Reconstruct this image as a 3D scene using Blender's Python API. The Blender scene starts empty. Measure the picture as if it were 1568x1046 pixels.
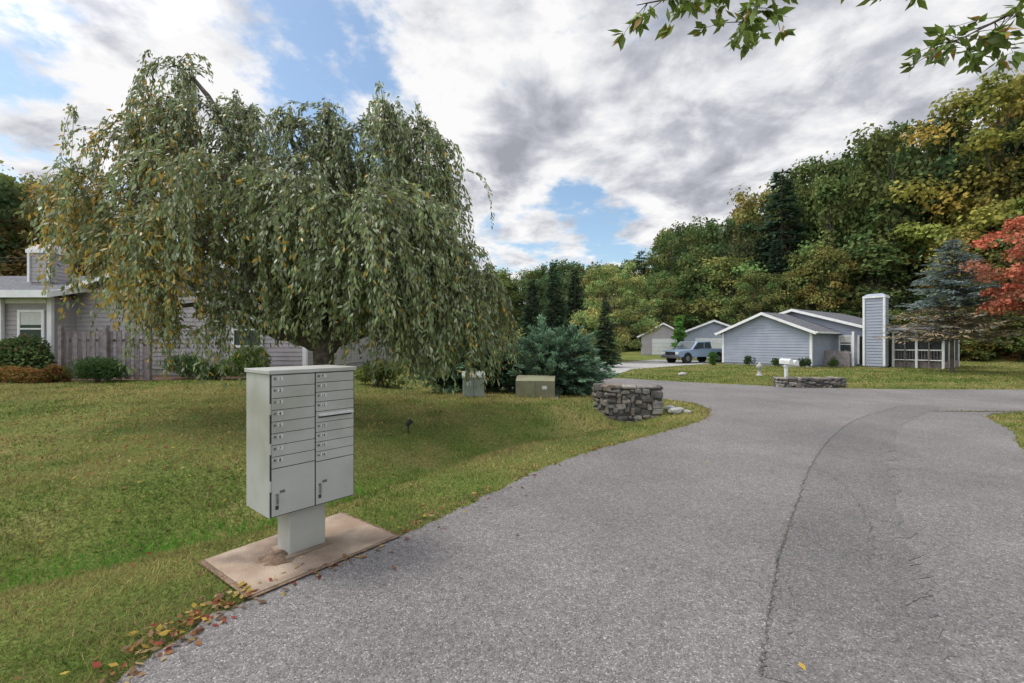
import bpy, math, numpy as np
from mathutils import Vector, Matrix
from mathutils.geometry import tessellate_polygon
R = np.random.default_rng(7)
sc = bpy.context.scene
H=1.75; F=697.0; CX=784.0; CY=523.0
def P(px,py,Y): return np.array([(px-CX)/F*Y, Y, H-(py-CY)/F*Y])
def G(px,py):
    Y=H*F/(py-CY); return ((px-CX)/F*Y, Y)
# ---------------------------------------------------------------- materials
def newmat(name):
    m=bpy.data.materials.new(name); m.use_nodes=True
    nt=m.node_tree; b=nt.nodes['Principled BSDF']; return m,nt,b
def noise_mat(name,c1,c2,scale=5,rough=.7,bump=0.0,bscale=None,detail=6,metal=0,spec=.3,c3=None,s3=.6):
    m,nt,b=newmat(name); N=nt.nodes; L=nt.links
    tc=N.new('ShaderNodeTexCoord'); n=N.new('ShaderNodeTexNoise'); n.inputs['Scale'].default_value=scale; n.inputs['Detail'].default_value=detail
    L.new(tc.outputs['Object'],n.inputs['Vector'])
    r=N.new('ShaderNodeValToRGB'); r.color_ramp.elements[0].position=.35; r.color_ramp.elements[1].position=.65
    r.color_ramp.elements[0].color=(*c1,1); r.color_ramp.elements[1].color=(*c2,1)
    L.new(n.outputs['Fac'],r.inputs['Fac']); out=r.outputs['Color']
    if c3:
        n3=N.new('ShaderNodeTexNoise'); n3.inputs['Scale'].default_value=s3; n3.inputs['Detail'].default_value=5
        L.new(tc.outputs['Object'],n3.inputs['Vector'])
        r3=N.new('ShaderNodeValToRGB'); r3.color_ramp.elements[0].position=.45; r3.color_ramp.elements[1].position=.62
        L.new(n3.outputs['Fac'],r3.inputs['Fac'])
        mx=N.new('ShaderNodeMix'); mx.data_type='RGBA'; L.new(r3.outputs['Color'],mx.inputs[0]); L.new(out,mx.inputs[6]); mx.inputs[7].default_value=(*c3,1); out=mx.outputs[2]
    L.new(out,b.inputs['Base Color'])
    b.inputs['Roughness'].default_value=rough; b.inputs['Metallic'].default_value=metal; b.inputs['Specular IOR Level'].default_value=spec
    if bump:
        n2=N.new('ShaderNodeTexNoise'); n2.inputs['Scale'].default_value=bscale or scale*3; n2.inputs['Detail'].default_value=6
        L.new(tc.outputs['Object'],n2.inputs['Vector'])
        bp=N.new('ShaderNodeBump'); bp.inputs['Strength'].default_value=bump; bp.inputs['Distance'].default_value=.02
        L.new(n2.outputs['Fac'],bp.inputs['Height']); L.new(bp.outputs['Normal'],b.inputs['Normal'])
    return m
def leaf_mat(name,trans=.3,rough=.5,spec=.35,simple=True):
    m,nt,b=newmat(name); N=nt.nodes; L=nt.links
    a=N.new('ShaderNodeAttribute'); a.attribute_name='Col'
    oi=N.new('ShaderNodeObjectInfo')
    mx=N.new('ShaderNodeMix'); mx.data_type='RGBA'; mx.blend_type='MULTIPLY'; mx.inputs[0].default_value=1
    L.new(a.outputs['Color'],mx.inputs[6]); L.new(oi.outputs['Color'],mx.inputs[7])
    if simple:
        N.remove(b); b=N.new('ShaderNodeBsdfDiffuse'); L.new(mx.outputs[2],b.inputs['Color'])
    else:
        L.new(mx.outputs[2],b.inputs['Base Color']); b.inputs['Roughness'].default_value=rough; b.inputs['Specular IOR Level'].default_value=spec
    t=N.new('ShaderNodeBsdfTranslucent'); L.new(mx.outputs[2],t.inputs['Color'])
    ms=N.new('ShaderNodeMixShader'); ms.inputs[0].default_value=trans
    L.new(b.outputs[0],ms.inputs[1]); L.new(t.outputs[0],ms.inputs[2])
    L.new(ms.outputs[0],N['Material Output'].inputs['Surface']); return m
M_leaf=leaf_mat('foliage',.3); M_leafg=leaf_mat('glossy_foliage',.3,.42,.5,False); M_needle=leaf_mat('needles',.15); M_grass=leaf_mat('grass_blades',.35)
M_bark=noise_mat('bark',(.06,.05,.04),(.16,.135,.115),12,.9,.8,30)
M_siding=noise_mat('grey_siding',(.30,.325,.39),(.34,.365,.43),1.5,.6)
M_siding2=noise_mat('taupe_siding',(.35,.32,.32),(.41,.375,.375),1.5,.6)
M_gable=noise_mat('brown_gable',(.13,.115,.11),(.17,.15,.145),2,.7)
M_trim=noise_mat('white_trim',(.72,.72,.71),(.82,.82,.80),3,.5)
M_roof=noise_mat('shingle_roof',(.07,.072,.08),(.18,.18,.195),9,.9,.5,20)
M_glass,_nt,_b=newmat('window_glass'); _b.inputs['Base Color'].default_value=(.04,.055,.06,1); _b.inputs['Roughness'].default_value=.05; _b.inputs['Specular IOR Level'].default_value=.8
M_dark=noise_mat('dark_void',(.012,.012,.012),(.025,.025,.025),4,.8)
M_screen=noise_mat('porch_screen',(.035,.037,.04),(.07,.075,.08),2,.7)
M_conc=noise_mat('concrete',(.30,.215,.155),(.42,.33,.25),3,.85,.5,60,c3=(.20,.155,.12),s3=2.2,detail=10)
M_concg=noise_mat('driveway_concrete',(.32,.31,.29),(.42,.41,.39),2,.85,.2,40)
M_box=noise_mat('painted_metal_beige',(.39,.395,.36),(.44,.445,.41),3,.42,.05,40,spec=.4,c3=(.33,.325,.28),s3=1.7)
M_boxd=noise_mat('painted_metal_shadow',(.03,.03,.03),(.06,.06,.055),6,.6)
M_steel=noise_mat('steel_lock',(.16,.16,.16),(.3,.3,.3),20,.35,metal=.8)
M_lab=noise_mat('label_ink',(.02,.02,.02),(.04,.04,.04),30,.6)
M_labp=noise_mat('label_plate',(.50,.50,.47),(.6,.6,.57),20,.5)
M_util=noise_mat('olive_utility_paint',(.2,.21,.12),(.26,.26,.16),4,.6,.1,20,c3=(.2,.18,.12),s3=2)
M_utilg=noise_mat('greygreen_utility_paint',(.25,.28,.24),(.33,.36,.31),4,.6,.1,20)
M_fence=noise_mat('weathered_fence_wood',(.17,.14,.135),(.28,.24,.235),6,.85,.4,20)
M_mulch=noise_mat('mulch',(.08,.05,.035),(.2,.12,.085),14,.95,1,30)
M_stone=[noise_mat('field_stone_%s'%n,c,tuple(min(1,v*1.8) for v in c),9,.9,.9,22) for n,c in (('grey',(.14,.13,.12)),('tan',(.15,.125,.10)),('dark',(.08,.073,.067)),('pale',(.19,.172,.15)))]
M_mortar=noise_mat('mortar',(.05,.047,.042),(.085,.08,.072),15,.95,.5)
M_white=noise_mat('white_plastic',(.6,.6,.58),(.72,.72,.7),8,.5)
M_truck=noise_mat('truck_paint',(.25,.34,.46),(.28,.37,.49),1,.3,metal=.2,spec=.6)
M_rubber=noise_mat('rubber',(.02,.02,.02),(.03,.03,.03),20,.8)
M_dirt=noise_mat('dirt',(.13,.085,.055),(.26,.18,.125),20,.95,.8,50)
# asphalt
def asphalt(name,k=1.0):
    m,nt,b=newmat(name); N=nt.nodes; L=nt.links
    tc=N.new('ShaderNodeTexCoord')
    v=N.new('ShaderNodeTexVoronoi'); v.inputs['Scale'].default_value=125; L.new(tc.outputs['Object'],v.inputs['Vector'])
    n=N.new('ShaderNodeTexNoise'); n.inputs['Scale'].default_value=.42; n.inputs['Detail'].default_value=9; n.inputs['Roughness'].default_value=.68; L.new(tc.outputs['Object'],n.inputs['Vector'])
    n2=N.new('ShaderNodeTexNoise'); n2.inputs['Scale'].default_value=30; n2.inputs['Detail'].default_value=5; n2.inputs['Roughness'].default_value=.75; L.new(tc.outputs['Object'],n2.inputs['Vector'])
    sep=N.new('ShaderNodeSeparateColor'); L.new(v.outputs['Color'],sep.inputs[0])
    r=N.new('ShaderNodeValToRGB'); e=r.color_ramp.elements
    e[0].position=0; e[0].color=(.10*k,.093*k,.09*k,1); e[1].position=1; e[1].color=(.44*k,.405*k,.38*k,1)
    x=e.new(.22); x.color=(.178*k,.166*k,.162*k,1); x=e.new(.88); x.color=(.24*k,.225*k,.22*k,1)
    L.new(sep.outputs[0],r.inputs['Fac'])
    r2=N.new('ShaderNodeValToRGB'); r2.color_ramp.elements[0].position=.3; r2.color_ramp.elements[1].position=.7
    r2.color_ramp.elements[0].color=(.70,.70,.71,1); r2.color_ramp.elements[1].color=(1.16,1.15,1.13,1); L.new(n.outputs['Fac'],r2.inputs['Fac'])
    r3=N.new('ShaderNodeValToRGB'); r3.color_ramp.elements[0].position=.32; r3.color_ramp.elements[1].position=.6
    r3.color_ramp.elements[0].color=(.6,.6,.6,1); r3.color_ramp.elements[1].color=(1.08,1.08,1.08,1); L.new(n2.outputs['Fac'],r3.inputs['Fac'])
    m1=N.new('ShaderNodeMix'); m1.data_type='RGBA'; m1.blend_type='MULTIPLY'; m1.inputs[0].default_value=1
    L.new(r.outputs['Color'],m1.inputs[6]); L.new(r2.outputs['Color'],m1.inputs[7])
    m2=N.new('ShaderNodeMix'); m2.data_type='RGBA'; m2.blend_type='MULTIPLY'; m2.inputs[0].default_value=1
    L.new(m1.outputs[2],m2.inputs[6]); L.new(r3.outputs['Color'],m2.inputs[7]); L.new(m2.outputs[2],b.inputs['Base Color'])
    bp=N.new('ShaderNodeBump'); bp.inputs['Strength'].default_value=.6; bp.inputs['Distance'].default_value=.005
    L.new(v.outputs['Distance'],bp.inputs['Height']); bp.invert=True; L.new(bp.outputs['Normal'],b.inputs['Normal'])
    b.inputs['Roughness'].default_value=.85; b.inputs['Specular IOR Level'].default_value=.3
    return m
M_asph=asphalt('asphalt'); M_asphd=asphalt('asphalt_seam',.6); M_asphw=asphalt('asphalt_patch',.88)
# ---------------------------------------------------------------- mesh helpers
def link(o,parent=None):
    sc.collection.objects.link(o)
    if parent is not None: o.parent=parent
    return o
def empty(name,loc=(0,0,0),rz=0):
    o=bpy.data.objects.new(name,None); o.location=loc; o.rotation_euler=(0,0,rz); return link(o)
def obj(name,verts,faces,mat,parent=None,smooth=False):
    me=bpy.data.meshes.new(name); me.from_pydata([tuple(map(float,v)) for v in verts],[],faces); me.materials.append(mat)
    if smooth: me.polygons.foreach_set('use_smooth',[True]*len(me.polygons))
    me.update(); return link(bpy.data.objects.new(name,me),parent)
def nmesh(name,verts,k,mat,cols=None):
    n=len(verts); me=bpy.data.meshes.new(name); me.vertices.add(n); me.vertices.foreach_set('co',np.asarray(verts,np.float32).ravel())
    me.loops.add(n); me.loops.foreach_set('vertex_index',np.arange(n,dtype=np.int32))
    me.polygons.add(n//k); me.polygons.foreach_set('loop_start',np.arange(0,n,k,dtype=np.int32))
    me.update(calc_edges=True)
    if cols is not None:
        a=me.attributes.new('Col','FLOAT_COLOR','POINT'); c=np.ones((n,4),np.float32); c[:,:3]=np.repeat(cols,k,0); a.data.foreach_set('color',c.ravel())
    me.materials.append(mat); return me
def box(name,x0,x1,y0,y1,z0,z1,mat,parent=None,bev=0):
    v=[(x0,y0,z0),(x1,y0,z0),(x1,y1,z0),(x0,y1,z0),(x0,y0,z1),(x1,y0,z1),(x1,y1,z1),(x0,y1,z1)]
    f=[(0,3,2,1),(4,5,6,7),(0,1,5,4),(1,2,6,5),(2,3,7,6),(3,0,4,7)]
    o=obj(name,v,f,mat,parent)
    if bev:
        b=o.modifiers.new('b','BEVEL'); b.width=bev; b.segments=2
    return o
def cyl(name,p0,p1,r0,r1,mat,parent=None,n=16):
    V,Fc=tube([p0,p1],[r0,r1],n,True); return obj(name,V,Fc,mat,parent)
def tube(pts,rad,n=6,cap=False,off=0):
    pts=[np.array(p,float) for p in pts]; V=[];Fc=[]
    for i,p in enumerate(pts):
        d=pts[min(i+1,len(pts)-1)]-pts[max(i-1,0)]; d=d/(np.linalg.norm(d)+1e-9)
        u=np.cross(d,[0.3,1,0.1] if abs(d[1])<.9 else [1,0,0]); u/=np.linalg.norm(u); w=np.cross(d,u)
        for j in range(n):
            a=2*math.pi*j/n; V.append(p+rad[i]*(math.cos(a)*u+math.sin(a)*w))
    for i in range(len(pts)-1):
        for j in range(n):
            a=i*n+j;b=i*n+(j+1)%n; Fc.append((off+a,off+b,off+b+n,off+a+n))
    if cap: Fc.append(tuple(off+j for j in range(n))[::-1]); Fc.append(tuple(off+(len(pts)-1)*n+j for j in range(n)))
    return V,Fc
class TB:
    def __init__(s): s.V=[];s.F=[]
    def add(s,pts,rad,n=6):
        V,Fc=tube(pts,rad,n,False,len(s.V)); s.V+=V; s.F+=Fc
    def obj(s,name,mat,parent=None): return obj(name,s.V,s.F,mat,parent,True)
    def mesh(s,name,mat):
        me=bpy.data.meshes.new(name); me.from_pydata([tuple(map(float,v)) for v in s.V],[],s.F); me.materials.append(mat)
        me.polygons.foreach_set('use_smooth',[True]*len(me.polygons)); return me
def unit(a): return a/(np.linalg.norm(a,axis=-1,keepdims=True)+1e-9)
def leaves(C,D,Nn,L,W):
    D=unit(D); S=unit(np.cross(D,Nn)); L=np.asarray(L)[:,None]; W=np.asarray(W)[:,None]
    V=np.stack([C,C+D*L*.45+S*W*.5,C+D*L,C+D*L*.45-S*W*.5],1); return V.reshape(-1,3)
def rnd(n): return unit(R.normal(size=(n,3)))
_k=[(R.normal(size=2),R.uniform(0,6.28)) for _ in range(14)]
def snoise(x,y,s):
    v=0
    for i,(d,p) in enumerate(_k): v=v+np.sin((x*d[0]+y*d[1])*s*(1+i*.35)+p)/(1+i*.3)
    return v/4
def pip(x,y,poly):
    ins=np.zeros(np.shape(x),bool); n=len(poly)
    for i in range(n):
        x0,y0=poly[i];x1,y1=poly[(i+1)%n]
        if y0==y1: continue
        c=((y0>y)!=(y1>y))&(x<(x1-x0)*(y-y0)/(y1-y0)+x0); ins^=c
    return ins
def smooth(a,b,x):
    t=np.clip((x-a)/(b-a),0,1); return t*t*(3-2*t)
def segdist(x,y,pl):
    d=np.full(np.shape(x),1e9)
    for (x0,y0),(x1,y1) in zip(pl[:-1],pl[1:]):
        dx,dy=x1-x0,y1-y0; t=np.clip(((x-x0)*dx+(y-y0)*dy)/(dx*dx+dy*dy),0,1)
        d=np.minimum(d,np.hypot(x-x0-t*dx,y-y0-t*dy))
    return d
# ---------------------------------------------------------------- terrain
swale=[(-9,1.8),(-4.4,3.9),(-3.1,5.0),(-2.1,6.5),(-.45,8.7),(1.4,10.2),(2.8,11.0)]
def terrain(x,y):
    z=0*x
    d=segdist(x,y,swale); z=z-.42*np.exp(-(d/.75)**2)
    z=z+.33*smooth(7,16.0,y-.35*(x+5))*smooth(-3,-8,x)+.14*np.exp(-((x+.8)**2/9+(y-13.2)**2/3.2))+.16*np.exp(-((x+5)**2/14+(y-10)**2/14))
    a=x/np.maximum(y,10); D=.75*x+.66*y
    sl=.12+.5*np.clip(a/1.1,0,1.1)
    z=z+np.where(y>0,sl,.3)*np.clip(D-58,0,70)
    z=z+.2*np.clip(-x-45,0,60)
    return z
def curve(pts,n=6):
    out=[]
    P_=[np.array(p,float) for p in pts]
    for i in range(len(P_)-1):
        p0=P_[max(i-1,0)];p1=P_[i];p2=P_[i+1];p3=P_[min(i+2,len(P_)-1)]
        for k in range(n):
            t=k/n; out.append(.5*((2*p1)+(-p0+p2)*t+(2*p0-5*p1+4*p2-p3)*t*t+(-p0+3*p1-3*p2+p3)*t**3))
    out.append(P_[-1]); return out
left=[(-2.6,-8),(-2.45,0),(-2.02,2.33),(-1.76,3.09),(-1.03,4.03),(-.25,5.21),(.61,6.46),(1.58,7.53),(2.6,8.45),(3.8,9.6),(4.75,10.9),(5.15,12.2),(4.9,13.3),(4.0,14.2),(2,15.4),(-3,18.8),(-14,24.5)]
far=[(-14,30),(-3,26),(4.45,22),(7,19.9),(9.4,18.2),(12.2,16.9),(18.5,16.5),(40,17),(120,18)]
near=[(120,11.5),(20,11.4),(12.7,11.2),(11.2,10.7),(10.4,9.8),(9.6,8.7),(8.2,7.3),(6,4.3),(4.8,0),(4.6,-8)]
def jit(c,a=.045): return [(p[0]+a*snoise(p[0]*7,p[1]*7,1.)+R.normal()*a*.35,p[1]+a*snoise(p[1]*6,p[0]*7,1.3)+R.normal()*a*.35) for p in c]
road_poly=jit(curve(left,16))+jit(curve(far,8))+jit(curve(near,10))
def sheet(name,poly,z,mat,drape=False):
    v=[Vector((p[0],p[1],z)) for p in poly]; t=tessellate_polygon([v]); 
    o=obj(name,v,[tuple(f) for f in t],mat); me=o.data
    import bmesh
    bm=bmesh.new(); bm.from_mesh(me); bmesh.ops.recalc_face_normals(bm,faces=bm.faces)
    for f in bm.faces:
        if f.normal.z<0: f.normal_flip()
    bm.to_mesh(me); return o
road=sheet('asphalt_road',road_poly,.012,M_asph)
pad=[(-1.76,3.09),(-1.03,4.03),(-1.72,4.56),(-2.42,3.58)]
drive=[(1.0,24.2),(4.6,22.1),(7.5,28.5),(12.5,33.2),(19,39),(14,44),(5.5,34.5)]
sheet('driveway',drive,.008,M_concg)
bed=[(-30,16.4),(-18,16.1),(-13,16.6),(-10,17.2),(-7.6,17.8),(-7.6,20),(-30,20)]
sheet('mulch_bed',bed,.345,M_mulch)
# ground grid
def axis(lo,a,b,hi,st):
    A=list(-np.geomspace(1,abs(lo-a)+1,22)[1:][::-1]+1+a); Bm=list(np.arange(a,b,st)); C=list(b+np.geomspace(1,hi-b+1,26)-1)
    return np.array(A+Bm+C)
xs=axis(-500,-22,30,500,.25); ys=axis(-120,-2,36,600,.25)
X,Y=np.meshgrid(xs,ys); Z=terrain(X,Y)
gv=np.stack([X,Y,Z],-1).reshape(-1,3); nx=len(xs); ny=len(ys)
ii,jj=np.meshgrid(np.arange(nx-1),np.arange(ny-1)); q=(jj*nx+ii).ravel()
gf=np.stack([q,q+1,q+1+nx,q+nx],1)
m,nt,b=newmat('lawn'); N=nt.nodes; L=nt.links
tc=N.new('ShaderNodeTexCoord')
def nz(s,d=6):
    n=N.new('ShaderNodeTexNoise'); n.inputs['Scale'].default_value=s; n.inputs['Detail'].default_value=d; L.new(tc.outputs['Object'],n.inputs['Vector']); return n
r=N.new('ShaderNodeValToRGB'); e=r.color_ramp.elements; e[0].position=.3; e[0].color=(.09,.13,.03,1); e[1].position=.68; e[1].color=(.28,.24,.09,1); x=e.new(.48); x.color=(.15,.19,.045,1)
L.new(nz(.5,8).outputs['Fac'],r.inputs['Fac'])
r2=N.new('ShaderNodeValToRGB'); r2.color_ramp.elements[0].position=.3; r2.color_ramp.elements[0].color=(.5,.5,.5,1); r2.color_ramp.elements[1].position=.7; r2.color_ramp.elements[1].color=(1.3,1.3,1.3,1)
L.new(nz(30,6).outputs['Fac'],r2.inputs['Fac'])
mx=N.new('ShaderNodeMix'); mx.data_type='RGBA'; mx.blend_type='MULTIPLY'; mx.inputs[0].default_value=1; L.new(r.outputs[0],mx.inputs[6]); L.new(r2.outputs[0],mx.inputs[7]); L.new(mx.outputs[2],b.inputs['Base Color'])
bp=N.new('ShaderNodeBump'); bp.inputs['Distance'].default_value=.04; L.new(nz(40,5).outputs['Fac'],bp.inputs['Height']); L.new(bp.outputs['Normal'],b.inputs['Normal']); b.inputs['Roughness'].default_value=.95
b.inputs['Specular IOR Level'].default_value=.1
go=obj('lawn_ground',gv,[tuple(map(int,f)) for f in gf],m,None,True)
# ---------------------------------------------------------------- grass blades
TR=(-4.1,10.0)
edge_l=[tuple(p) for p in curve(left,3)]
def grass_col(x,y,n):
    k=np.clip(.50+.9*snoise(x,y,.9)+.8*snoise(x*1.3+9,y*1.3,3.1)+R.normal(0,.2,n),0,1)[:,None]
    g=np.array([.095,.165,.03]); yb=np.array([.36,.305,.12])
    c=g*(1-k)+yb*k
    d=segdist(x,y,swale); s=np.exp(-(d/.55)**2)[:,None]*np.clip(1.0-.16*(x+3.5),.1,1)[:,None]
    c=c*(1-.85*s)+np.array([.12,.34,.04])*.85*s
    e=segdist(x,y,edge_l); es=np.exp(-(e/.10)**2); br=(R.random(n)<.13+.55*es)[:,None]
    c=np.where(br,np.array([.38,.28,.15])*R.uniform(.4,1.1,(n,1)),c)
    lt=np.exp(-((e-.6)/.5)**2)[:,None]; c=c*(1+.15*lt)
    return c*R.uniform(.6,1.35,(n,1))
n=450000
gy=2.0*(44/2.0)**R.random(n); gx=R.uniform(-1,1,n)*(1.35*gy+1.5)
ox,oy=R.normal(0,.03,n),R.normal(0,.03,n)
keep=~pip(gx+ox,gy+oy,road_poly)&~pip(gx+ox*.6,gy+oy*.6,pad)&~pip(gx,gy,drive)&~pip(gx,gy,bed)&~((gx<-8)&(gy>19.5))
gx=gx[keep];gy=gy[keep];n=len(gx); sc_=np.clip(gy/4.5,.7,6)
gz=terrain(gx,gy); C=np.stack([gx,gy,gz-.004],1)
lean=R.normal(0,.6,(n,2)); Dv=unit(np.concatenate([lean,np.ones((n,1))],1))
tall=np.clip(1+.7*snoise(gx*1.1,gy*1.1,2.2),.5,2.0)*(1+.8*np.exp(-(segdist(gx,gy,swale)/.4)**2))
hh=R.uniform(.022,.06,n)*np.clip(.75+.25*sc_,.8,1.5)*tall; ww=.0050*sc_*R.uniform(.6,1.3,n)
ang=R.uniform(0,6.28,n); S=np.stack([np.cos(ang),np.sin(ang),0*ang],1)*ww[:,None]
V=np.stack([C-S,C+S,C+Dv*hh[:,None]+np.concatenate([lean*.3,np.zeros((n,1))],1)*hh[:,None]],1).reshape(-1,3)
link(bpy.data.objects.new('grass',nmesh('grass',V,3,M_grass,grass_col(gx,gy,n))))
# ---------------------------------------------------------------- fallen leaves
fx=np.concatenate([R.normal(-6.0,2.6,2300), R.uniform(-12,6,600)]); fy=np.concatenate([R.normal(8.6,2.3,2300),R.uniform(2.2,14,600)])
ed=np.array(curve(left,14)); idx=R.integers(14*2,14*11,620); idx[:300]=R.integers(14*2,14*4,300); ex=ed[idx,0]+R.normal(0,.09,620)-.05; ey=ed[idx,1]+R.normal(0,.09,620)+.04
rx=R.uniform(-1,9,34); ry=R.uniform(2.2,14,34)
fx=np.concatenate([fx,ex,rx]); fy=np.concatenate([fy,ey,ry]); k=(fy>1.8)&~(pip(fx,fy,pad)&(R.random(len(fx))<.85)); fx=fx[k];fy=fy[k]; n=len(fx)
onp=pip(fx,fy,pad)
onr=pip(fx,fy,road_poly); far_on=onr&(segdist(fx,fy,[tuple(p) for p in ed])>.25)
kill=(far_on&(np.arange(n)<n-34)); fx=fx[~kill];fy=fy[~kill];onr=onr[~kill];onp=onp[~kill];n=len(fx)
C=np.stack([fx,fy,np.where(onp,.041,np.where(onr,.022,terrain(fx,fy)+R.uniform(.02,.05,n)))],1)
Dv=np.stack([R.normal(size=n),R.normal(size=n),R.normal(0,.2,n)],1); Nn=np.stack([R.normal(0,.4,n),R.normal(0,.4,n),np.ones(n)],1)
pal=np.array([[.5,.35,.08],[.30,.14,.065],[.22,.14,.09],[.42,.32,.16],[.26,.07,.05],[.30,.19,.10]])
sz=R.uniform(.035,.075,n)
link(bpy.data.objects.new('fallen_leaves',nmesh('fallen_leaves',leaves(C,Dv,Nn,sz,sz*.5),4,M_leaf,pal[R.integers(0,6,n)]*R.uniform(.6,1.15,(n,1)))))
# seam in road
def ribbon(name,pts,w,z,mat,nn=30,wob=.012):
    c=curve(pts,nn); V=[];Fc=[]
    for i,p in enumerate(c):
        d=c[min(i+1,len(c)-1)]-c[max(i-1,0)]; d/=np.linalg.norm(d); nrm=np.array([-d[1],d[0]]); p=p+nrm*R.normal(0,wob)
        ww=w*R.uniform(.1,1.4); V+= [(*(p-nrm*ww),z),(*(p+nrm*ww),z)]
        if i: Fc.append((2*i-2,2*i-1,2*i+1,2*i))
    return obj(name,V,[f[::-1] for f in Fc],mat)
lane=[G(1165,1040),G(1180,930),G(1195,850),G(1218,780),G(1245,710),G(1280,665),G(1320,640),G(1380,622)]
ribbon('asphalt_seam',lane,.007,.020,M_asphd,40,.008)
ribbon('asphalt_crack',[G(1245,710),G(1290,745),G(1330,800),G(1330,870)],.003,.020,M_asphd,30,.012)
ribbon('asphalt_crack.001',[G(1215,800),G(1190,860),G(1215,920),G(1200,1000)],.0025,.020,M_asphd,30,.014)
lc=curve(lane,12); sheet('asphalt_patch',[(p[0]+R.normal(0,.008),p[1]) for p in lc]+[(p[0]+.85+R.normal(0,.05),p[1]-.30+R.normal(0,.03)) for p in lc[::-1]],.016,M_asphw)
# ---------------------------------------------------------------- cluster mailbox
pd=sheet('concrete_pad',pad,.035,M_conc)
obj('concrete_pad_edge',[(*p,.0) for p in pad]+[(*p,.0349) for p in pad],[(0,1,5,4),(1,2,6,5),(2,3,7,6),(3,0,4,7)],M_conc,pd)
pc=np.array(pad).mean(0)
V=[];Fc=[]
for i in range(4):
    for p,z_ in ((np.array(pad[i])+unit(np.array(pad[i])-pc)*.003,.030),(np.array(pad[i])+unit(np.array(pad[i])-pc)*.045,.026)): V.append((p[0],p[1],z_))
for i in range(4):
    j=(i+1)%4; Fc.append((2*i,2*i+1,2*j+1,2*j))
obj('edging_strip',V,Fc,M_dirt,pd)
mb=empty('cluster_mailbox',(-1.757,3.813,0),math.radians(50))
W2=.35; Dp=.225; z0,z1=.42,1.53
box('cabinet',-W2,W2,-Dp+.012,Dp,z0,z1-.03,M_box,mb,.004)
box('roof_lid',-W2-.012,W2+.012,-Dp-.012,Dp+.012,z1-.028,z1+.004,M_box,mb,.005)
box('door_gap_backing',-W2+.004,W2-.004,-Dp+.006,-Dp+.0115,z0+.004,z1-.032,M_boxd,mb)
def door(nm,x0,x1,a,b_):
    box(nm,x0,x1,-Dp-.004,-Dp+.0055,a,b_,M_box,mb,.002)
def txt(s,x,z,size,mat=M_lab):
    c=bpy.data.curves.new('number_'+s,'FONT'); c.body=s; c.size=size; c.extrude=.0004; c.offset=.0006
    o=bpy.data.objects.new('number_'+s,c); o.data.materials.append(mat); o.location=(x,-Dp-.0070,z); o.rotation_euler=(math.pi/2,0,0); link(o,mb)
def lock(nm,x,z,r=.009): cyl(nm,(x,-Dp-.003,z),(x,-Dp-.012,z),r,r*.85,M_steel,mb,12)
top=z1-.036
for i in range(8):
    b1=top-i*.088; a1=b1-.0835
    door('door_%d'%(i+1),-W2+.014,-.007,a1,b1)
    box('label_%d'%(i+1),-W2+.055,-W2+.095,-Dp-.006,-Dp-.0042,b1-.038,b1-.010,M_labp,mb); txt(str(i+1),-W2+.064,b1-.036,.032); lock('lock_%d'%(i+1),-W2+.034,b1-.024)
zz=top
for i in range(9):
    if i==4:
        box('outgoing_mail_slot',.004,W2-.014,-Dp-.004,-Dp+.0055,zz-.085,zz,M_box,mb,.002)
        box('slot_hood',.02,W2-.03,-Dp-.035,-Dp-.004,zz-.034,zz-.014,M_labp,mb,.003)
        box('slot_opening',.024,W2-.034,-Dp-.0055,-Dp-.0042,zz-.050,zz-.034,M_lab,mb)
        zz-=.089; continue
    n_=9+i-(1 if i>4 else 0)
    door('door_%d'%n_,.004,W2-.014,zz-.074,zz)
    box('label_%d'%n_,.045,.092,-Dp-.006,-Dp-.0042,zz-.037,zz-.010,M_labp,mb); txt(str(n_),.05,zz-.035,.031); lock('lock_%d'%n_,.024,zz-.024)
    zz-=.0785
door('parcel_door_left',-W2+.014,-.007,z0+.012,top-8*.088-.002)
door('parcel_door_right',.004,W2-.014,z0+.012,zz-.002)
for x_ in (-W2+.05,.035):
    lock('parcel_lock',x_,z0+.17,.012); box('key_tag',x_-.007,x_+.007,-Dp-.016,-Dp-.0125,z0+.10,z0+.16,M_steel,mb,.001)
    box('parcel_label',x_+.02,x_+.06,-Dp-.006,-Dp-.0042,z0+.18,z0+.20,M_steel,mb)
    box('parcel_keyhole',x_-.012,x_+.012,-Dp-.0058,-Dp-.0042,z0+.06,z0+.09,M_boxd,mb)
for z_ in (.62,.9,1.2): box('hinge',-W2+.001,-W2+.012,-Dp-.003,-Dp+.012,z_,z_+.08,M_box,mb,.001)
box('pedestal',-.15,.15,-.10,.12,.045,z0-.004,M_box,mb,.006)
box('pedestal_foot',-.19,.19,-.15,.15,.0355,.05,M_conc,mb,.004)
V=[];Fc=[]
for k in range(26):
    a=k/26*6.283; V.append((-.16+.20*math.cos(a)*R.uniform(.7,1.2),-.03+.16*math.sin(a)*R.uniform(.7,1.2),.0365))
V.append((-.17,-.02,.062)); Fc=[(k,(k+1)%26,26) for k in range(26)]
obj('dirt_pile',V,Fc,M_dirt,mb)
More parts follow.
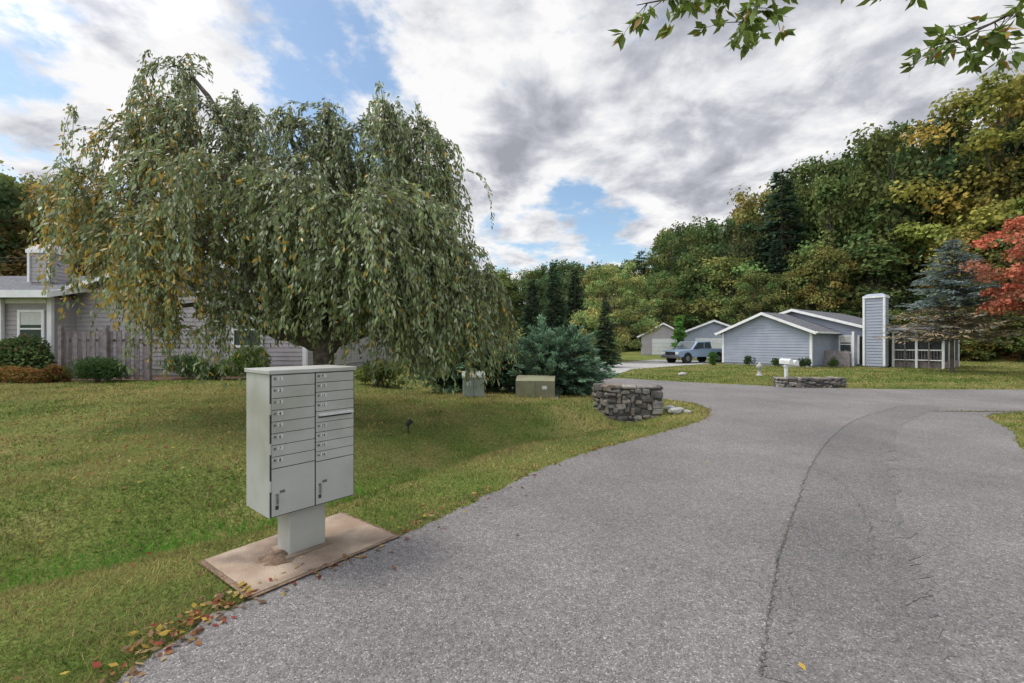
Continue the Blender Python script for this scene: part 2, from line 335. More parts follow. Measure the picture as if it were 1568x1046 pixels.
# ---------------------------------------------------------------- siding + houses
def siding(name,p0,p1,zb,top,mat,parent,step=.16,out=.022):
    p0=np.array(p0,float);p1=np.array(p1,float);Lw=np.linalg.norm(p1-p0);d=(p1-p0)/Lw;nr=np.array([d[1],-d[0]])
    if isinstance(top,(int,float)): zt=top; fn=lambda z:(0,Lw)
    else: zt,fn=top
    V=[];Fc=[];z=zb
    while z<zt-.005:
        zn=min(z+step,zt); a0,a1=fn(z); b0,b1=fn(zn)
        if a1-a0<.02: break
        i=len(V)
        for (u,o,zz_) in ((a0,out,z),(a1,out,z),(b1,0.002,zn),(b0,0.002,zn),(a0,0,z),(a1,0,z)):
            q_=p0+d*u+nr*o; V.append((q_[0],q_[1],zz_))
        Fc+= [(i,i+1,i+2,i+3),(i+4,i+5,i+1,i)]; z=zn
    return obj(name,V,Fc,mat,parent)
def gable_fn(L_,eave,peak):
    def f(z):
        if z<=eave: return (0,L_)
        k=(z-eave)/(peak-eave)*L_/2; return (k,L_-k)
    return (peak,f)
def gable_roof(name,x0,x1,y0,y1,eave,peak,parent,ov=.4,th=.16):
    xm=(x0+x1)/2; sl=(peak-eave)/(xm-x0)
    xa=x0-ov; za=eave-ov*sl; xb=x1+ov
    ya=y0-ov;yb=y1+ov
    for nm,xe in (('left',xa),('right',xb)):
        v=[(xe,ya,za),(xm,ya,peak),(xm,yb,peak),(xe,yb,za)]
        v2=[(a,b_,c+th) for a,b_,c in v]; f=[(0,1,2,3),(4,5,6,7),(0,1,5,4),(1,2,6,5),(2,3,7,6),(3,0,4,7)]
        obj(name+'_slope_'+nm,v+v2,f,M_roof,parent)
        v=[(xe,ya-.03,za-.06),(xm,ya-.03,peak-.06),(xm,ya-.03,peak+th-.02),(xe,ya-.03,za+th-.02)]
        v+= [(a,ya-.003,c) for a,b_,c in v]
        obj(name+'_rake_'+nm,v,[(0,1,2,3),(7,6,5,4),(0,4,5,1),(3,2,6,7),(0,3,7,4)],M_trim,parent)
        s=-1 if xe==xa else 1
        box(name+'_gutter_'+nm,*sorted((xe+s*.003,xe+s*.10)),ya,yb,za+.02,za+th-.01,M_trim,parent)
def window(name,c,w,h,parent,face='y-',mull=True,d=0):
    x,y,z=c
    def bx(nm,u0,u1,w0,w1,z0_,z1_,mat):
        if face=='y-': box(nm,x+u0,x+u1,y-w1,y-w0,z0_,z1_,mat,parent)
        else: box(nm,x+w0,x+w1,y+u0,y+u1,z0_,z1_,mat,parent)
    t=.10
    bx(name+'_glass',-w/2,w/2,.022,.03,z,z+h,M_glass)
    bx(name+'_blind',-w/2+.01,w/2-.01,.031,.034,z+h*.62,z+h,M_labp)
    bx(name+'_frame_l',-w/2-t,-w/2,.0,.06,z-t,z+h+t,M_trim); bx(name+'_frame_r',w/2,w/2+t,.0,.06,z-t,z+h+t,M_trim)
    bx(name+'_frame_b',-w/2,w/2,.0,.065,z-t,z,M_trim); bx(name+'_frame_t',-w/2,w/2,.0,.06,z+h,z+h+t,M_trim)
    if mull: bx(name+'_rail',-w/2,w/2,.036,.048,z+h/2-.03,z+h/2+.03,M_trim)
# right house
rh=empty('grey_house',(20.4,31.0,0),math.radians(-53.13))
box('wing_core',-6.18,-.02,.02,6,0,2.4,M_siding,rh)
siding('gable_wall',(-6.2,0),(0,0),.15,gable_fn(6.2,2.45,3.75),M_siding,rh,.2,.035)
siding('side_wall',(0,0),(0,4.2),.15,2.5,M_siding,rh,.2,.035)
siding('side_wall_far',(-6.2,9),(-6.2,0),.15,2.5,M_siding,rh)
box('foundation',-6.15,-.05,.05,5,-.1,.16,M_concg,rh)
gable_roof('front_roof',-6.2,0,0,7,2.45,3.75,rh)
for x_,y_ in ((-6.26,-.05),(-.10,-.05)): box('corner_trim',x_,x_+.14,y_,y_+.15,.1,2.40,M_trim,rh)
siding('main_wall',(-8,4.2),(2.6,4.2),.15,gable_fn(10.6,2.5,4.15),M_siding,rh,.2,.035)
siding('main_side',(2.6,4.2),(2.6,14),.15,2.5,M_siding,rh)
box('main_core',-7.95,2.55,4.25,14,0,2.45,M_siding,rh)
gable_roof('main_roof',-8,2.6,4.2,14,2.5,4.15,rh,ov=.5)
window('window',(.70,4.17,1.0),.65,1.1,rh); 
box('door',1.55,1.95,4.10,4.15,.15,2.1,M_dark,rh); box('door_trim',1.42,1.54,4.09,4.155,.15,2.2,M_trim,rh)
box('corner_post',1.2,1.34,3.7,3.84,0,2.45,M_trim,rh)
box('chimney_core',2.08,3.12,3.27,4.1,0,4.7,M_siding,rh)
for a in (((2.05,3.24),(3.15,3.24)),((3.15,3.24),(3.15,4.12)),((2.05,4.12),(2.05,3.24))): siding('chimney_siding',a[0],a[1],.1,4.7,M_siding,rh,.2,.035)
for x_ in (1.98,3.10): box('chimney_trim',x_,x_+.12,3.16,3.28,.1,4.7,M_trim,rh)
box('chimney_band',1.97,3.23,3.14,4.2,4.70,4.82,M_trim,rh)
V=[(1.97,3.14,4.821),(3.23,3.14,4.821),(3.23,4.2,4.821),(1.97,4.2,4.821),(2.2,3.4,5.0),(3.0,3.4,5.0),(3.0,3.95,5.0),(2.2,3.95,5.0)]
obj('chimney_cap',V,[(0,3,2,1),(4,5,6,7),(0,1,5,4),(1,2,6,5),(2,3,7,6),(3,0,4,7)],M_siding,rh)
# screened porch
box('porch_floor',3.2,5.9,4.55,9,.0,.45,M_fence,rh); 
obj('porch_roof',[(2.7,3.9,2.75),(6.2,3.9,2.55),(6.2,9.4,2.55),(2.7,9.4,2.75),(2.7,3.9,2.92),(6.2,3.9,2.72),(6.2,9.4,2.72),(2.7,9.4,2.92)],[(0,1,2,3),(4,5,6,7),(0,1,5,4),(1,2,6,5),(2,3,7,6),(3,0,4,7)],M_roof,rh)
box('porch_fascia',3.2,6.25,3.84,3.895,2.50,2.66,M_siding,rh)
for x_ in (3.3,4.5,5.8): box('porch_post',x_,x_+.12,4.33,4.45,.0,2.58,M_trim,rh)
for x_ in (3.95,5.15): box('porch_stud',x_,x_+.06,4.35,4.45,.0,2.58,M_fence,rh)
for y_ in (5.8,7.3,8.8): box('porch_post',5.8,5.92,y_,y_+.12,0,2.55,M_trim,rh)
box('porch_rail',3.43,5.8,4.37,4.42,1.15,1.22,M_trim,rh); box('porch_rail_low',3.43,5.8,4.37,4.42,.5,.56,M_trim,rh)
for i in range(16): box('porch_baluster',3.46+i*.15,3.485+i*.15,4.38,4.41,.56,1.15,M_fence,rh)
box('porch_screen',3.35,5.75,4.5,4.51,.46,2.5,M_screen,rh); box('porch_screen_side',5.85,5.86,4.55,9,.46,2.5,M_screen,rh)
for i in range(9): box('patio_fence_board',.2+i*.17,.34+i*.17,1.6,1.63,0,1.1+.04*(i%2),M_fence,rh)
# distant houses
def small_house(name,loc,rz,w,d,ev,pk,mat):
    e_=empty(name,loc,rz)
    box('core',-w/2+.02,w/2-.02,.02,d,0,ev,mat,e_); siding('front',(-w/2,0),(w/2,0),.1,gable_fn(w,ev,pk),mat,e_)
    siding('side',(w/2,0),(w/2,d),.1,ev,mat,e_); gable_roof('roof',-w/2,w/2,0,d,ev,pk,e_)
    box('garage_door',-w/4,w/4,-.06,-.03,.05,2.1,M_white,e_); 
    for i in range(3): box('garage_panel_line',-w/4,w/4,-.064,-.061,.5+i*.5,.53+i*.5,M_concg,e_)
    window('window',(w/2-.9,-.02,1.1),.5,.9,e_)
    return e_
small_house('garage_house',(20.4,46,0),math.radians(-20),7.0,9,2.4,3.8,M_siding)
small_house('white_garage_house',(19.3,58,.0),math.radians(-20),5.5,8,2.5,4.0,M_siding2)
# pickup truck
tr=empty('pickup_truck',(15.2,37.8,0),math.radians(26))
prof=[(-2.7,.5),(-2.75,1.0),(-1.35,1.12),(-.75,1.75),(.75,1.78),(.95,1.15),(2.6,1.15),(2.65,.5)]
def extr(name,prof,y0,y1,mat,par):
    n=len(prof); v=[(x,y0,z) for x,z in prof]+[(x,y1,z) for x,z in prof]
    f=[tuple(range(n))[::-1],tuple(range(n,2*n))]+[(i,(i+1)%n,n+(i+1)%n,n+i) for i in range(n)]
    return obj(name,v,f,mat,par)
b_=extr('body',prof,-.92,.92,M_truck,tr); bv=b_.modifiers.new('b','BEVEL'); bv.width=.06; bv.segments=2
extr('side_window',[(-1.2,1.16),(-.7,1.66),(.65,1.68),(.8,1.2)],-.935,-.925,M_glass,tr)
extr('side_window_far',[(-1.2,1.16),(-.7,1.66),(.65,1.68),(.8,1.2)],.925,.935,M_glass,tr)
obj('windshield',[(-1.34,-.78,1.17),(-1.34,.78,1.17),(-.80,.74,1.73),(-.80,-.74,1.73)],[(0,1,2,3)],M_glass,tr)
box('window_pillar',-.05,.03,-.94,-.936,1.18,1.68,M_truck,tr)
box('bed_well',1.05,2.55,-.8,.8,1.10,1.156,M_dark,tr)
box('front_bumper',-2.88,-2.72,-.9,.9,.42,.62,M_steel,tr,.03); box('grille',-2.78,-2.74,-.5,.5,.68,.92,M_dark,tr)
for s in (-1,1): box('headlight',-2.785,-2.74,min(s*.55,s*.85),max(s*.55,s*.85),.72,.92,M_white,tr,.01); box('mirror',-.98,-.85,min(s*.95,s*1.15),max(s*.95,s*1.15),1.15,1.35,M_dark,tr,.02)
for x_ in (-1.8,1.7):
    for s in (-1,1):
        cyl('wheel_arch',(x_,s*.70,.42),(x_,s*.927,.42),.47,.47,M_dark,tr,24)
        cyl('tyre',(x_,s*.75,.38),(x_,s*.95,.38),.38,.38,M_rubber,tr,24); cyl('hub',(x_,s*.951,.38),(x_,s*.97,.38),.2,.18,M_steel,tr,16)
# left house
lh=empty('taupe_house',(0,0,.3),0)
box('main_core',-18.15,-8.65,19.05,33,0,3.5,M_siding2,lh)
siding('gable_wall',(-18.2,19),(-8.6,19),.3,3.55,M_siding2,lh,.18,.035); siding('side_wall',(-8.6,19),(-8.6,33),.3,3.55,M_siding2,lh)
siding('gable_panel',(-18.2,19),(-8.6,19),3.551,gable_fn(9.6,3.55,5.0),M_gable,lh,step=.3)
gable_roof('main_roof',-18.2,-8.6,19,33,3.55,5.0,lh,ov=.5)
box('foundation',-18.1,-8.62,19.01,19.04,-.3,.3,M_concg,lh)
box('corner_trim',-8.72,-8.56,18.93,19.08,.2,3.5,M_trim,lh); box('corner_trim_left',-18.3,-18.12,17.9,18.02,.2,3.2,M_trim,lh)
box('gable_trim',-18.2,-8.75,18.94,18.96,3.48,3.6,M_trim,lh)
box('wing_core',-28,-18.25,18.05,26,0,3.2,M_siding2,lh); siding('wing_wall',(-28,18),(-18.2,18),.3,3.2,M_siding2,lh,.18,.035); siding('wing_side',(-18.2,18),(-18.2,19),.3,3.2,M_siding2,lh)
obj('wing_roof',[(-28.5,17.3,3.2),(-17.6,17.3,3.2),(-17.6,23,4.6),(-28.5,23,4.6),(-28.5,17.3,3.36),(-17.6,17.3,3.36),(-17.6,23,4.76),(-28.5,23,4.76)],[(0,1,2,3),(4,5,6,7),(0,1,5,4),(1,2,6,5),(2,3,7,6),(3,0,4,7)],M_roof,lh)
box('wing_fascia',-28.5,-17.57,17.2,17.295,3.12,3.40,M_trim,lh); box('wing_frieze',-28,-18.32,17.90,17.955,2.95,3.15,M_trim,lh)
obj('wing_rake',[(-17.595,17.3,3.14),(-17.595,23,4.54),(-17.595,23,4.78),(-17.595,17.3,3.38),(-17.55,17.3,3.14),(-17.55,23,4.54),(-17.55,23,4.78),(-17.55,17.3,3.38)],[(4,5,6,7),(0,1,5,4),(3,7,6,2),(0,4,7,3)],M_trim,lh)
window('wing_window',(-18.95,17.965,1.3),.85,1.3,lh); window('wing_window_left',(-21.2,17.965,1.45),1.2,1.0,lh)
for x_ in (-20.1,): box('post',x_,x_+.16,17.76,17.88,.1,3.12,M_trim,lh)
window('gable_window',(-11.0,18.96,1.3),1.1,1.3,lh)
box('chimney',-20.72,-19.86,19.6,20.5,3.5,5.25,M_siding2,lh)
siding('chimney_siding',(-20.74,19.57),(-19.84,19.57),4,5.25,M_siding2,lh); siding('chimney_siding_side',(-19.84,19.57),(-19.84,20.5),4,5.25,M_siding2,lh)
box('chimney_band',-20.84,-19.75,19.48,20.6,5.25,5.40,M_trim,lh)
V=[(-20.83,19.49,5.401),(-19.76,19.49,5.401),(-19.76,20.59,5.401),(-20.83,20.59,5.401),(-20.6,19.75,5.66),(-20.0,19.75,5.66),(-20.0,20.3,5.66),(-20.6,20.3,5.66)]
obj('chimney_cap',V,[(0,3,2,1),(4,5,6,7),(0,1,5,4),(1,2,6,5),(2,3,7,6),(3,0,4,7)],M_siding2,lh)
for x_ in (-20.76,-19.92): box('chimney_trim',x_,x_+.09,19.48,19.535,4,5.25,M_trim,lh)
# fence
fe=empty('wood_fence',(0,0,.33),0)
for i in range(19):
    x_=-16.2+i*.16; box('board_%d'%i,x_,x_+.125,16.5+(.10 if i%2 else 0),16.52+(.10 if i%2 else 0),.05,1.78+R.uniform(-.03,.03),M_fence,fe)
for x_ in (-16.33,-14.7,-13.15): box('post',x_,x_+.12,16.36,16.49,0,2.0,M_fence,fe)
box('rail',-16.2,-13.1,16.63,16.67,1.4,1.5,M_fence,fe)
# ---------------------------------------------------------------- stone walls
def stonewall(name,pts,h,th,zb,rows,seed=3):
    e_=empty(name,(0,0,0)); rr=np.random.default_rng(seed)
    c=[np.array(p,float) for p in pts]
    for (a,b_) in zip(c[:-1],c[1:]):
        d=b_-a; Lw=np.linalg.norm(d); d/=Lw; nr=np.array([d[1],-d[0]])
        v=[]
        for z in (zb,h-.05):
            for u,o in ((0,.03),(Lw,.03),(Lw,th-.03),(0,th-.03)):
                q_=a+d*u-nr*o; v.append((q_[0],q_[1],z))
        obj('mortar_core',v,[(0,3,2,1),(4,5,6,7),(0,1,5,4),(1,2,6,5),(2,3,7,6),(3,0,4,7)],M_mortar,e_)
        for side in (0,1,2):
            rh_=(h-.07-zb)/rows
            for r_ in range(rows if side<2 else 1):
                u=-.03
                while u<Lw-.05:
                    w=rr.uniform(.10,.32); w=min(w,Lw-u+.04); g=.010
                    z_0=zb+r_*rh_+g/2+rr.uniform(-.045,.045); z_1=z_0+rh_-g+rr.uniform(-.05,.05)
                    if side==2: z_0=h-.08; z_1=h+rr.uniform(-.02,.02); o0,o1=-.04,th+.04; w=min(rr.uniform(.25,.5),Lw-u+.05)
                    elif side==0: o0,o1=-.03+rr.uniform(-.03,.03),.12
                    else: o0,o1=th-.12,th+.03
                    vv=[]
                    for zz_ in (z_0,z_1):
                        for uu,oo in ((u+g,o0),(u+w-g,o0),(u+w-g,o1),(u+g,o1)):
                            q_=a+d*(uu+rr.uniform(-.04,.04))-nr*(oo+rr.uniform(-.015,.015)); vv.append((q_[0],q_[1],zz_+(rr.uniform(-.035,.035) if side<2 else rr.uniform(-.006,.006))))
                    o=obj('stone',vv,[(0,3,2,1),(4,5,6,7),(0,1,5,4),(1,2,6,5),(2,3,7,6),(3,0,4,7)],M_stone[rr.integers(0,4)],e_)
                    bv=o.modifiers.new('b','BEVEL'); bv.width=.035; bv.segments=2
                    u+=w
    return e_
stonewall('stone_headwall',[(2.15,12.0),(2.4,11.55),(3.72,11.3)],.64,.42,-.36,7)
stonewall('stone_planter_wall',[(10.1,17.35),(10.9,17.15),(12.0,17.15),(12.8,17.4)],.38,.4,-.05,4,5)
for i,(x_,y_,s_) in enumerate([(4.0,11.2,.13),(4.2,11.4,.11),(4.05,11.65,.12),(4.3,11.15,.08),(8.8,23.5,.18)]):
    bpy.ops.mesh.primitive_ico_sphere_add(subdivisions=2,radius=s_,location=(x_,y_,s_*.4)); o=bpy.context.object; o.name='rock' if i==0 else 'rock.%03d'%i
    for v in o.data.vertices: v.co*=R.uniform(.8,1.15)
    o.scale=(1.2,1,.6); o.data.materials.append(M_concg)
# ---------------------------------------------------------------- utility boxes
up=empty('utility_pedestal',(-1.12,13.2,.10),math.radians(8))
box('cabinet',-.30,.30,-.2,.2,.0,.62,M_utilg,up,.015); obj('sloped_lid',[(-.33,-.24,.62),(.33,-.24,.62),(.33,.22,.62),(-.33,.22,.62),(-.33,-.2,.68),(.33,-.2,.68),(.33,.22,.78),(-.33,.22,.78)],[(0,3,2,1),(4,5,6,7),(0,1,5,4),(1,2,6,5),(2,3,7,6),(3,0,4,7)],M_utilg,up)
box('door_seam',-.005,.005,-.204,-.2005,.05,.6,M_dark,up); box('latch',.05,.08,-.215,-.2,.3,.38,M_steel,up); box('warning_label',-.2,-.08,-.2035,-.2005,.4,.52,M_white,up)
box('base',-.34,.34,-.24,.24,-.2,.05,M_concg,up)
ut=empty('utility_transformer',(.72,13.7,.06),math.radians(-6))
box('pad',-.68,.68,-.55,.55,-.25,.04,M_concg,ut); box('tank',-.56,.56,-.1,.46,.04,.6,M_util,ut,.015)
obj('hood',[(-.57,-.44,.04),(.57,-.44,.04),(.57,-.1,.04),(-.57,-.1,.04),(-.57,-.44,.54),(.57,-.44,.54),(.57,-.1,.63),(-.57,-.1,.63)],[(0,3,2,1),(4,5,6,7),(0,1,5,4),(1,2,6,5),(2,3,7,6),(3,0,4,7)],M_util,ut)
box('lid',-.58,.58,-.1,.48,.6,.64,M_util,ut,.01); box('seam',-.003,.003,-.444,-.4405,.1,.52,M_dark,ut); box('lock',-.03,.03,-.47,-.441,.25,.35,M_steel,ut); box('label',.2,.34,-.4435,-.4405,.3,.4,M_white,ut)
# small things
ll=empty('landscape_light',(-1.95,8.55,terrain(np.array(-1.95),np.array(8.55)).item()),.5)
cyl('spike',(0,0,-.05),(0,0,.16),.01,.012,M_dark,ll,8); cyl('head',(-.03,0,.15),(.06,0,.24),.03,.05,M_dark,ll,12); cyl('lens',(.061,0,.241),(.064,0,.244),.045,.045,M_glass,ll,12)
pm=empty('post_mailbox',(10.9,18.1,0),math.radians(15))
box('post',-.05,.05,-.05,.05,0,.85,M_white,pm,.01); box('bracket',-.1,.35,-.03,.03,.74,.79,M_white,pm)
pf=[(-.09,0),(-.09,.12)]+[(-.09*math.cos(a),.12+.09*math.sin(a)) for a in np.linspace(.2,2.94,7)]+[(.09,.12),(.09,0)]
o=extr('mail_tin',pf,-.25,.25,M_white,pm); o.location=(0,0,.86); 
o=extr('mail_tin_second',pf,-.25,.25,M_white,pm); o.location=(.28,0,.80)
gs=empty('garden_statue',(12.5,23,0),0)
V,Fc=tube([(0,0,0),(0,0,.08),(0,0,.1),(0,0,.35),(0,0,.42),(0,0,.55),(0,0,.6),(0,0,.72)],[.18,.16,.09,.07,.15,.15,.08,.01],12,True); obj('turned_stone',V,Fc,M_concg,gs,True)
pw=empty('utility_line',(0,0,0)); t_=TB()
for dz in (0,.35): t_.add([(-62,38,9.6+dz),(-48,31.5,7.4+dz),(-34,25.5,6.0+dz),(-20.3,20.2,5.4+dz*.3)],[.015]*4,4)
t_.obj('wires',M_dark,pw); cyl('pole',(-62,38,0),(-62,38,11),.15,.1,M_bark,pw)
# ---------------------------------------------------------------- vegetation
def bush(name,c,rad,n,ls,col,alt=None,altp=0,mat=M_leaf,flat=.0,parent=None,lump=9):
    c=np.array(c,float); rad=np.array(rad,float)
    cl=unit(R.normal(size=(lump,3))); cl[:,2]=np.abs(cl[:,2])*.9; cl=cl*R.uniform(.35,.65,(lump,1))
    li=R.integers(0,lump,n); d=rnd(n); r_=R.uniform(.25,.5,lump)[li]*R.uniform(.75,1.05,n)
    p=cl[li]+d*r_[:,None]; 
    pts=c+p*rad; pts[:,2]=np.maximum(pts[:,2],c[2]-rad[2]*.35+.03*R.random(n))
    D=unit(d+rnd(n)*.9+np.array([0,0,-.1])); Nn=unit(d+rnd(n)*.6+np.array([0,0,.5]))
    co=np.array(col)*R.uniform(.75,1.25,lump)[li][:,None]*R.uniform(.7,1.3,(n,1))
    if alt is not None: co=np.where((R.random(n)<altp)[:,None],np.array(alt)*R.uniform(.7,1.2,(n,1)),co)
    l=ls*R.uniform(.7,1.3,n)
    o=link(bpy.data.objects.new(name,nmesh(name,leaves(pts,D,Nn,l,l*.55),4,mat,co)),parent)
    tb=TB()
    for i in range(lump): tb.add([c-[0,0,rad[2]*.4],c+cl[i]*rad*.5,c+cl[i]*rad],[.03*rad[0]+.01,.02*rad[0]+.005,.004],5)
    tb.obj('stems',M_bark,o); return o
GR=(.085,.135,.05)
zb=.33
bush('hydrangea_bush',(-18.6,16.9,zb+.55),(1.75,.8,1.3),10000,.13,(.10,.155,.055),(.22,.15,.08),.12,lump=18)
bush('boxwood_bush',(-14.4,15.8,zb+.3),(1.1,.8,.75),7000,.06,(.06,.11,.035),lump=14)
bush('barberry_bush',(-16.9,15.6,zb+.15),(1.3,.5,.5),5000,.08,(.32,.15,.06),(.17,.19,.05),.4,lump=14)
bush('barberry_bush.001',(-15.8,15.8,zb+.15),(.5,.4,.5),2500,.08,(.25,.11,.05),(.17,.19,.05),.3)
bush('boxwood_bush.001',(-12.2,17.2,zb+.35),(1.1,.7,.7),5500,.07,GR,lump=12)
bush('boxwood_bush.002',(-9.9,17.1,zb+.5),(1.0,.7,.95),5500,.09,(.14,.2,.05),lump=12)
bush('boxwood_bush.003',(-11.0,16.8,zb+.2),(.7,.5,.5),2500,.07,GR)
bush('daylily_clump',(-4.9,16.5,.4),(1.4,.8,.7),4000,.12,(.16,.21,.06),(.33,.28,.09),.2)
bush('boxwood_bush.004',(19.2,29.8,.3),(.45,.45,.5),1500,.08,(.05,.09,.03))
bush('boxwood_bush.005',(16.9,32.4,.3),(.45,.45,.5),1500,.08,(.05,.09,.03))
bush('boxwood_bush.006',(18.1,31.2,.25),(.4,.4,.4),1200,.08,(.07,.11,.035))
bush('boxwood_bush.008',(21.6,30.6,.25),(.4,.4,.45),1200,.08,(.07,.11,.035))
bush('boxwood_bush.007',(31.5,26,.5),(1.0,1,1.0),2500,.12,(.06,.11,.035))
def plume_bush(name,c,rad,npl,col,per=60,ls=.16,up=.35):
    c=np.array(c,float);rad=np.array(rad,float)
    d=rnd(npl); d[:,2]=np.abs(d[:,2])**1.2; s0_=R.uniform(.2,.85,(npl,1)); base=c+d*rad*s0_; base[:,2]-=.1
    dirv=unit(d*np.array([1,1,.35])+R.normal(0,.35,(npl,3))+np.array([0,0,.15])); tip=base+dirv*rad.mean()*R.uniform(.22,.42,(npl,1))
    t=R.random((npl,per))**.8; pts=base[:,None]+(tip-base)[:,None]*t[...,None]; pts[...,2]-=.06*t**2
    sp=(1-t)*.16+.015; ax=unit(tip-base)[:,None]+0*pts
    side=R.normal(size=pts.shape)*np.array([1,1,.45]); pts=pts+side*sp[...,None]*.6
    D=unit(ax+side*.5); pts=pts.reshape(-1,3);D=D.reshape(-1,3)+np.array([0,0,-.12]); k=pts[:,2]>.05; pts=pts[k];D=D[k];n=len(pts)
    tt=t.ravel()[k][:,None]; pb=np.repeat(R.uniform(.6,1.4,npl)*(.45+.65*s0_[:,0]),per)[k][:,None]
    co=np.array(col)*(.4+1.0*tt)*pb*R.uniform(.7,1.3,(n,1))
    l=ls*R.uniform(.6,1.3,n); o=link(bpy.data.objects.new(name,nmesh(name,leaves(pts,D,rnd(n)*.6+np.array([0,0,.8]),l,l*.26),4,M_needle,co)))
    tb=TB()
    for i in range(0,npl,4): tb.add([c-[0,0,c[2]*.9],base[i],tip[i]],[.05,.025,.004],4)
    tb.obj('branches',M_bark,o); return o
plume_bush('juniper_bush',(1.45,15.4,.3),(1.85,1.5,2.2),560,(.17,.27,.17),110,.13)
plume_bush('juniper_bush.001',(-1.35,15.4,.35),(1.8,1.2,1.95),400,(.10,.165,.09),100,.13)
# broadleaf tree template
def broad_arr(seed,nb=46,per=230,ls=.024,wid=.3,low=.12,top=1.0,crs=1.0):
    rr=np.random.default_rng(seed); cz=rr.uniform(low+.08,top-.06,nb); 
    prof=np.sin(np.clip((cz-low)/(top-low),0.02,1)**.75*math.pi*.93)**.6
    a=rr.uniform(0,6.283,nb); r_=wid*prof*rr.uniform(.3,1.1,nb)
    cc=np.stack([r_*np.cos(a),r_*np.sin(a),cz],1); cr=rr.uniform(.035,.095,nb)*crs
    li=np.repeat(np.arange(nb),per); n=len(li); d=unit(rr.normal(size=(n,3))); d[:,2]=np.where(d[:,2]<-.3,-d[:,2],d[:,2])
    pts=cc[li]+d*cr[li][:,None]*np.array([1.1,1.1,.95])*rr.uniform(.4,1.3,(n,1))
    D=unit(np.cross(d,unit(rr.normal(size=(n,3))))+d*.3+np.array([0,0,-.2])); Nn=unit(d+unit(rr.normal(size=(n,3)))*.9+np.array([0,0,.25]))
    l=ls*rr.uniform(.6,1.4,n)
    co=np.ones((n,3))*rr.uniform(.72,1.3,nb)[li][:,None]*rr.uniform(.7,1.35,(n,1)); co[:,0]*=rr.uniform(.8,1.35,nb)[li]
    tb=TB(); tb.add([(0,0,-.05),(0.005,0,.3),(0,0.01,.6),(0,0,.9)],[.014,.011,.007,.002],7)
    for i in range(0,nb,2): z=cc[i][2]*.6; tb.add([(0,0,z),(cc[i]+np.array([0,0,z]))/2,cc[i]],[.005,.0035,.001],4)
    return leaves(pts,D,Nn,l,l*.75),co,tb
def broad_mesh(seed,**k):
    v,co,tb=broad_arr(seed,**k); return nmesh('crown_%d'%seed,v,4,M_leaf,co),tb.mesh('trunk_%d'%seed,M_bark)
def conifer_arr(seed,per=46,ls=.05,wid=.22,low=.06,whorls=30,droop=.25,nbr=9,wr=.3,openl=0):
    rr=np.random.default_rng(seed); B=[];Dd=[];T=[]; tb=TB(); tb.add([(0,0,-.03),(0,0,.5),(0,0,1)],[.014,.009,.001],7)
    for z in np.linspace(low,.97,whorls):
        for k in range(nbr):
            a=rr.uniform(0,6.283); k_=1-(z-low)/(1-low); L_=wid*(k_**.8)*rr.uniform(.6,1.15)+.012
            d=np.array([math.cos(a),math.sin(a),rr.uniform(-.1,.1)+.12]); p0=np.array([0,0,z+rr.uniform(-.012,.012)])
            n_=int(per*(L_/wid)+6)
            if openl and z<low+openl: n_=int(n_*.45)
            t=rr.random(n_)**.7; pt=p0+d*L_*t[:,None]; pt[:,2]-=droop*L_*t**2
            s=np.array([-d[1],d[0],0]); w=rr.uniform(-1,1,n_)*(1.02-t)*L_*.32; pt=pt+s*w[:,None]; pt[:,2]-=rr.uniform(0,.012,n_)+np.abs(w)*.15
            B.append(pt); Dd.append(d+s*np.sign(w)[:,None]*.7+rr.normal(0,.25,(n_,3))+[0,0,-.2]); T.append(t)
            if k%3==0 or (openl and z<low+openl): tb.add([p0,p0+d*L_*.5-[0,0,droop*L_*.25],p0+d*L_-[0,0,droop*L_]],[.003,.002,.0006],4)
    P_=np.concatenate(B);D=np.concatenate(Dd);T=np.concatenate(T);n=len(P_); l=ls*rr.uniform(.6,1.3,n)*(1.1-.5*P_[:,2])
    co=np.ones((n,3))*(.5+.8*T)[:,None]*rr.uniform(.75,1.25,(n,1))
    if openl:
        dead=(P_[:,2]<low+openl)&(rr.random(n)<.7); co[dead]*=np.array([1.7,1.0,.65])
    return leaves(P_,D,unit(rr.normal(size=(n,3)))*.6+np.array([0,0,1.]),l,l*wr),co,tb
def conifer_mesh(seed,**k):
    v,co,tb=conifer_arr(seed,**k); return nmesh('needles_%d'%seed,v,4,M_needle,co),tb.mesh('ctrunk_%d'%seed,M_bark)
BA=[broad_arr(s,nb=70+6*(s%3),per=78,ls=.0255,wid=.19+.03*(s%4),low=.06+.05*(s%3)) for s in range(11,23)]
CA=[conifer_arr(31,per=22,ls=.06),conifer_arr(32,wid=.17,per=22,ls=.06)]
CT=[conifer_mesh(31),conifer_mesh(32,wid=.17)]
def place(tpl,loc,h,col,parent=None,name='tree',wx=1.0,rz=None):
    me,tm=tpl
    o=bpy.data.objects.new(name,me); o.location=loc; o.scale=(h*wx,h*wx,h); o.rotation_euler=(0,0,R.uniform(0,6.28) if rz is None else rz); o.color=(*col,1); link(o,parent)
    t=bpy.data.objects.new('trunk',tm)
    link(t,o); return o
FV=[];FCl=[];FT=TB(); TV=[];TF=[];toff=0
def bake(arr,loc,h,col,wx=1.0):
    global toff
    v,co,tb=arr; a=R.uniform(0,6.28); c,s=math.cos(a),math.sin(a); M=np.array([[c*h*wx,-s*h*wx,0],[s*h*wx,c*h*wx,0],[0,0,h]]).T
    FV.append((v@M+np.array(loc)).astype(np.float32)); FCl.append((co*np.array(col)).astype(np.float32))
    tv=np.array(tb.V)@M+np.array(loc); TV.append(tv); TF.extend([tuple(i+toff for i in f) for f in tb.F]); toff+=len(tv)
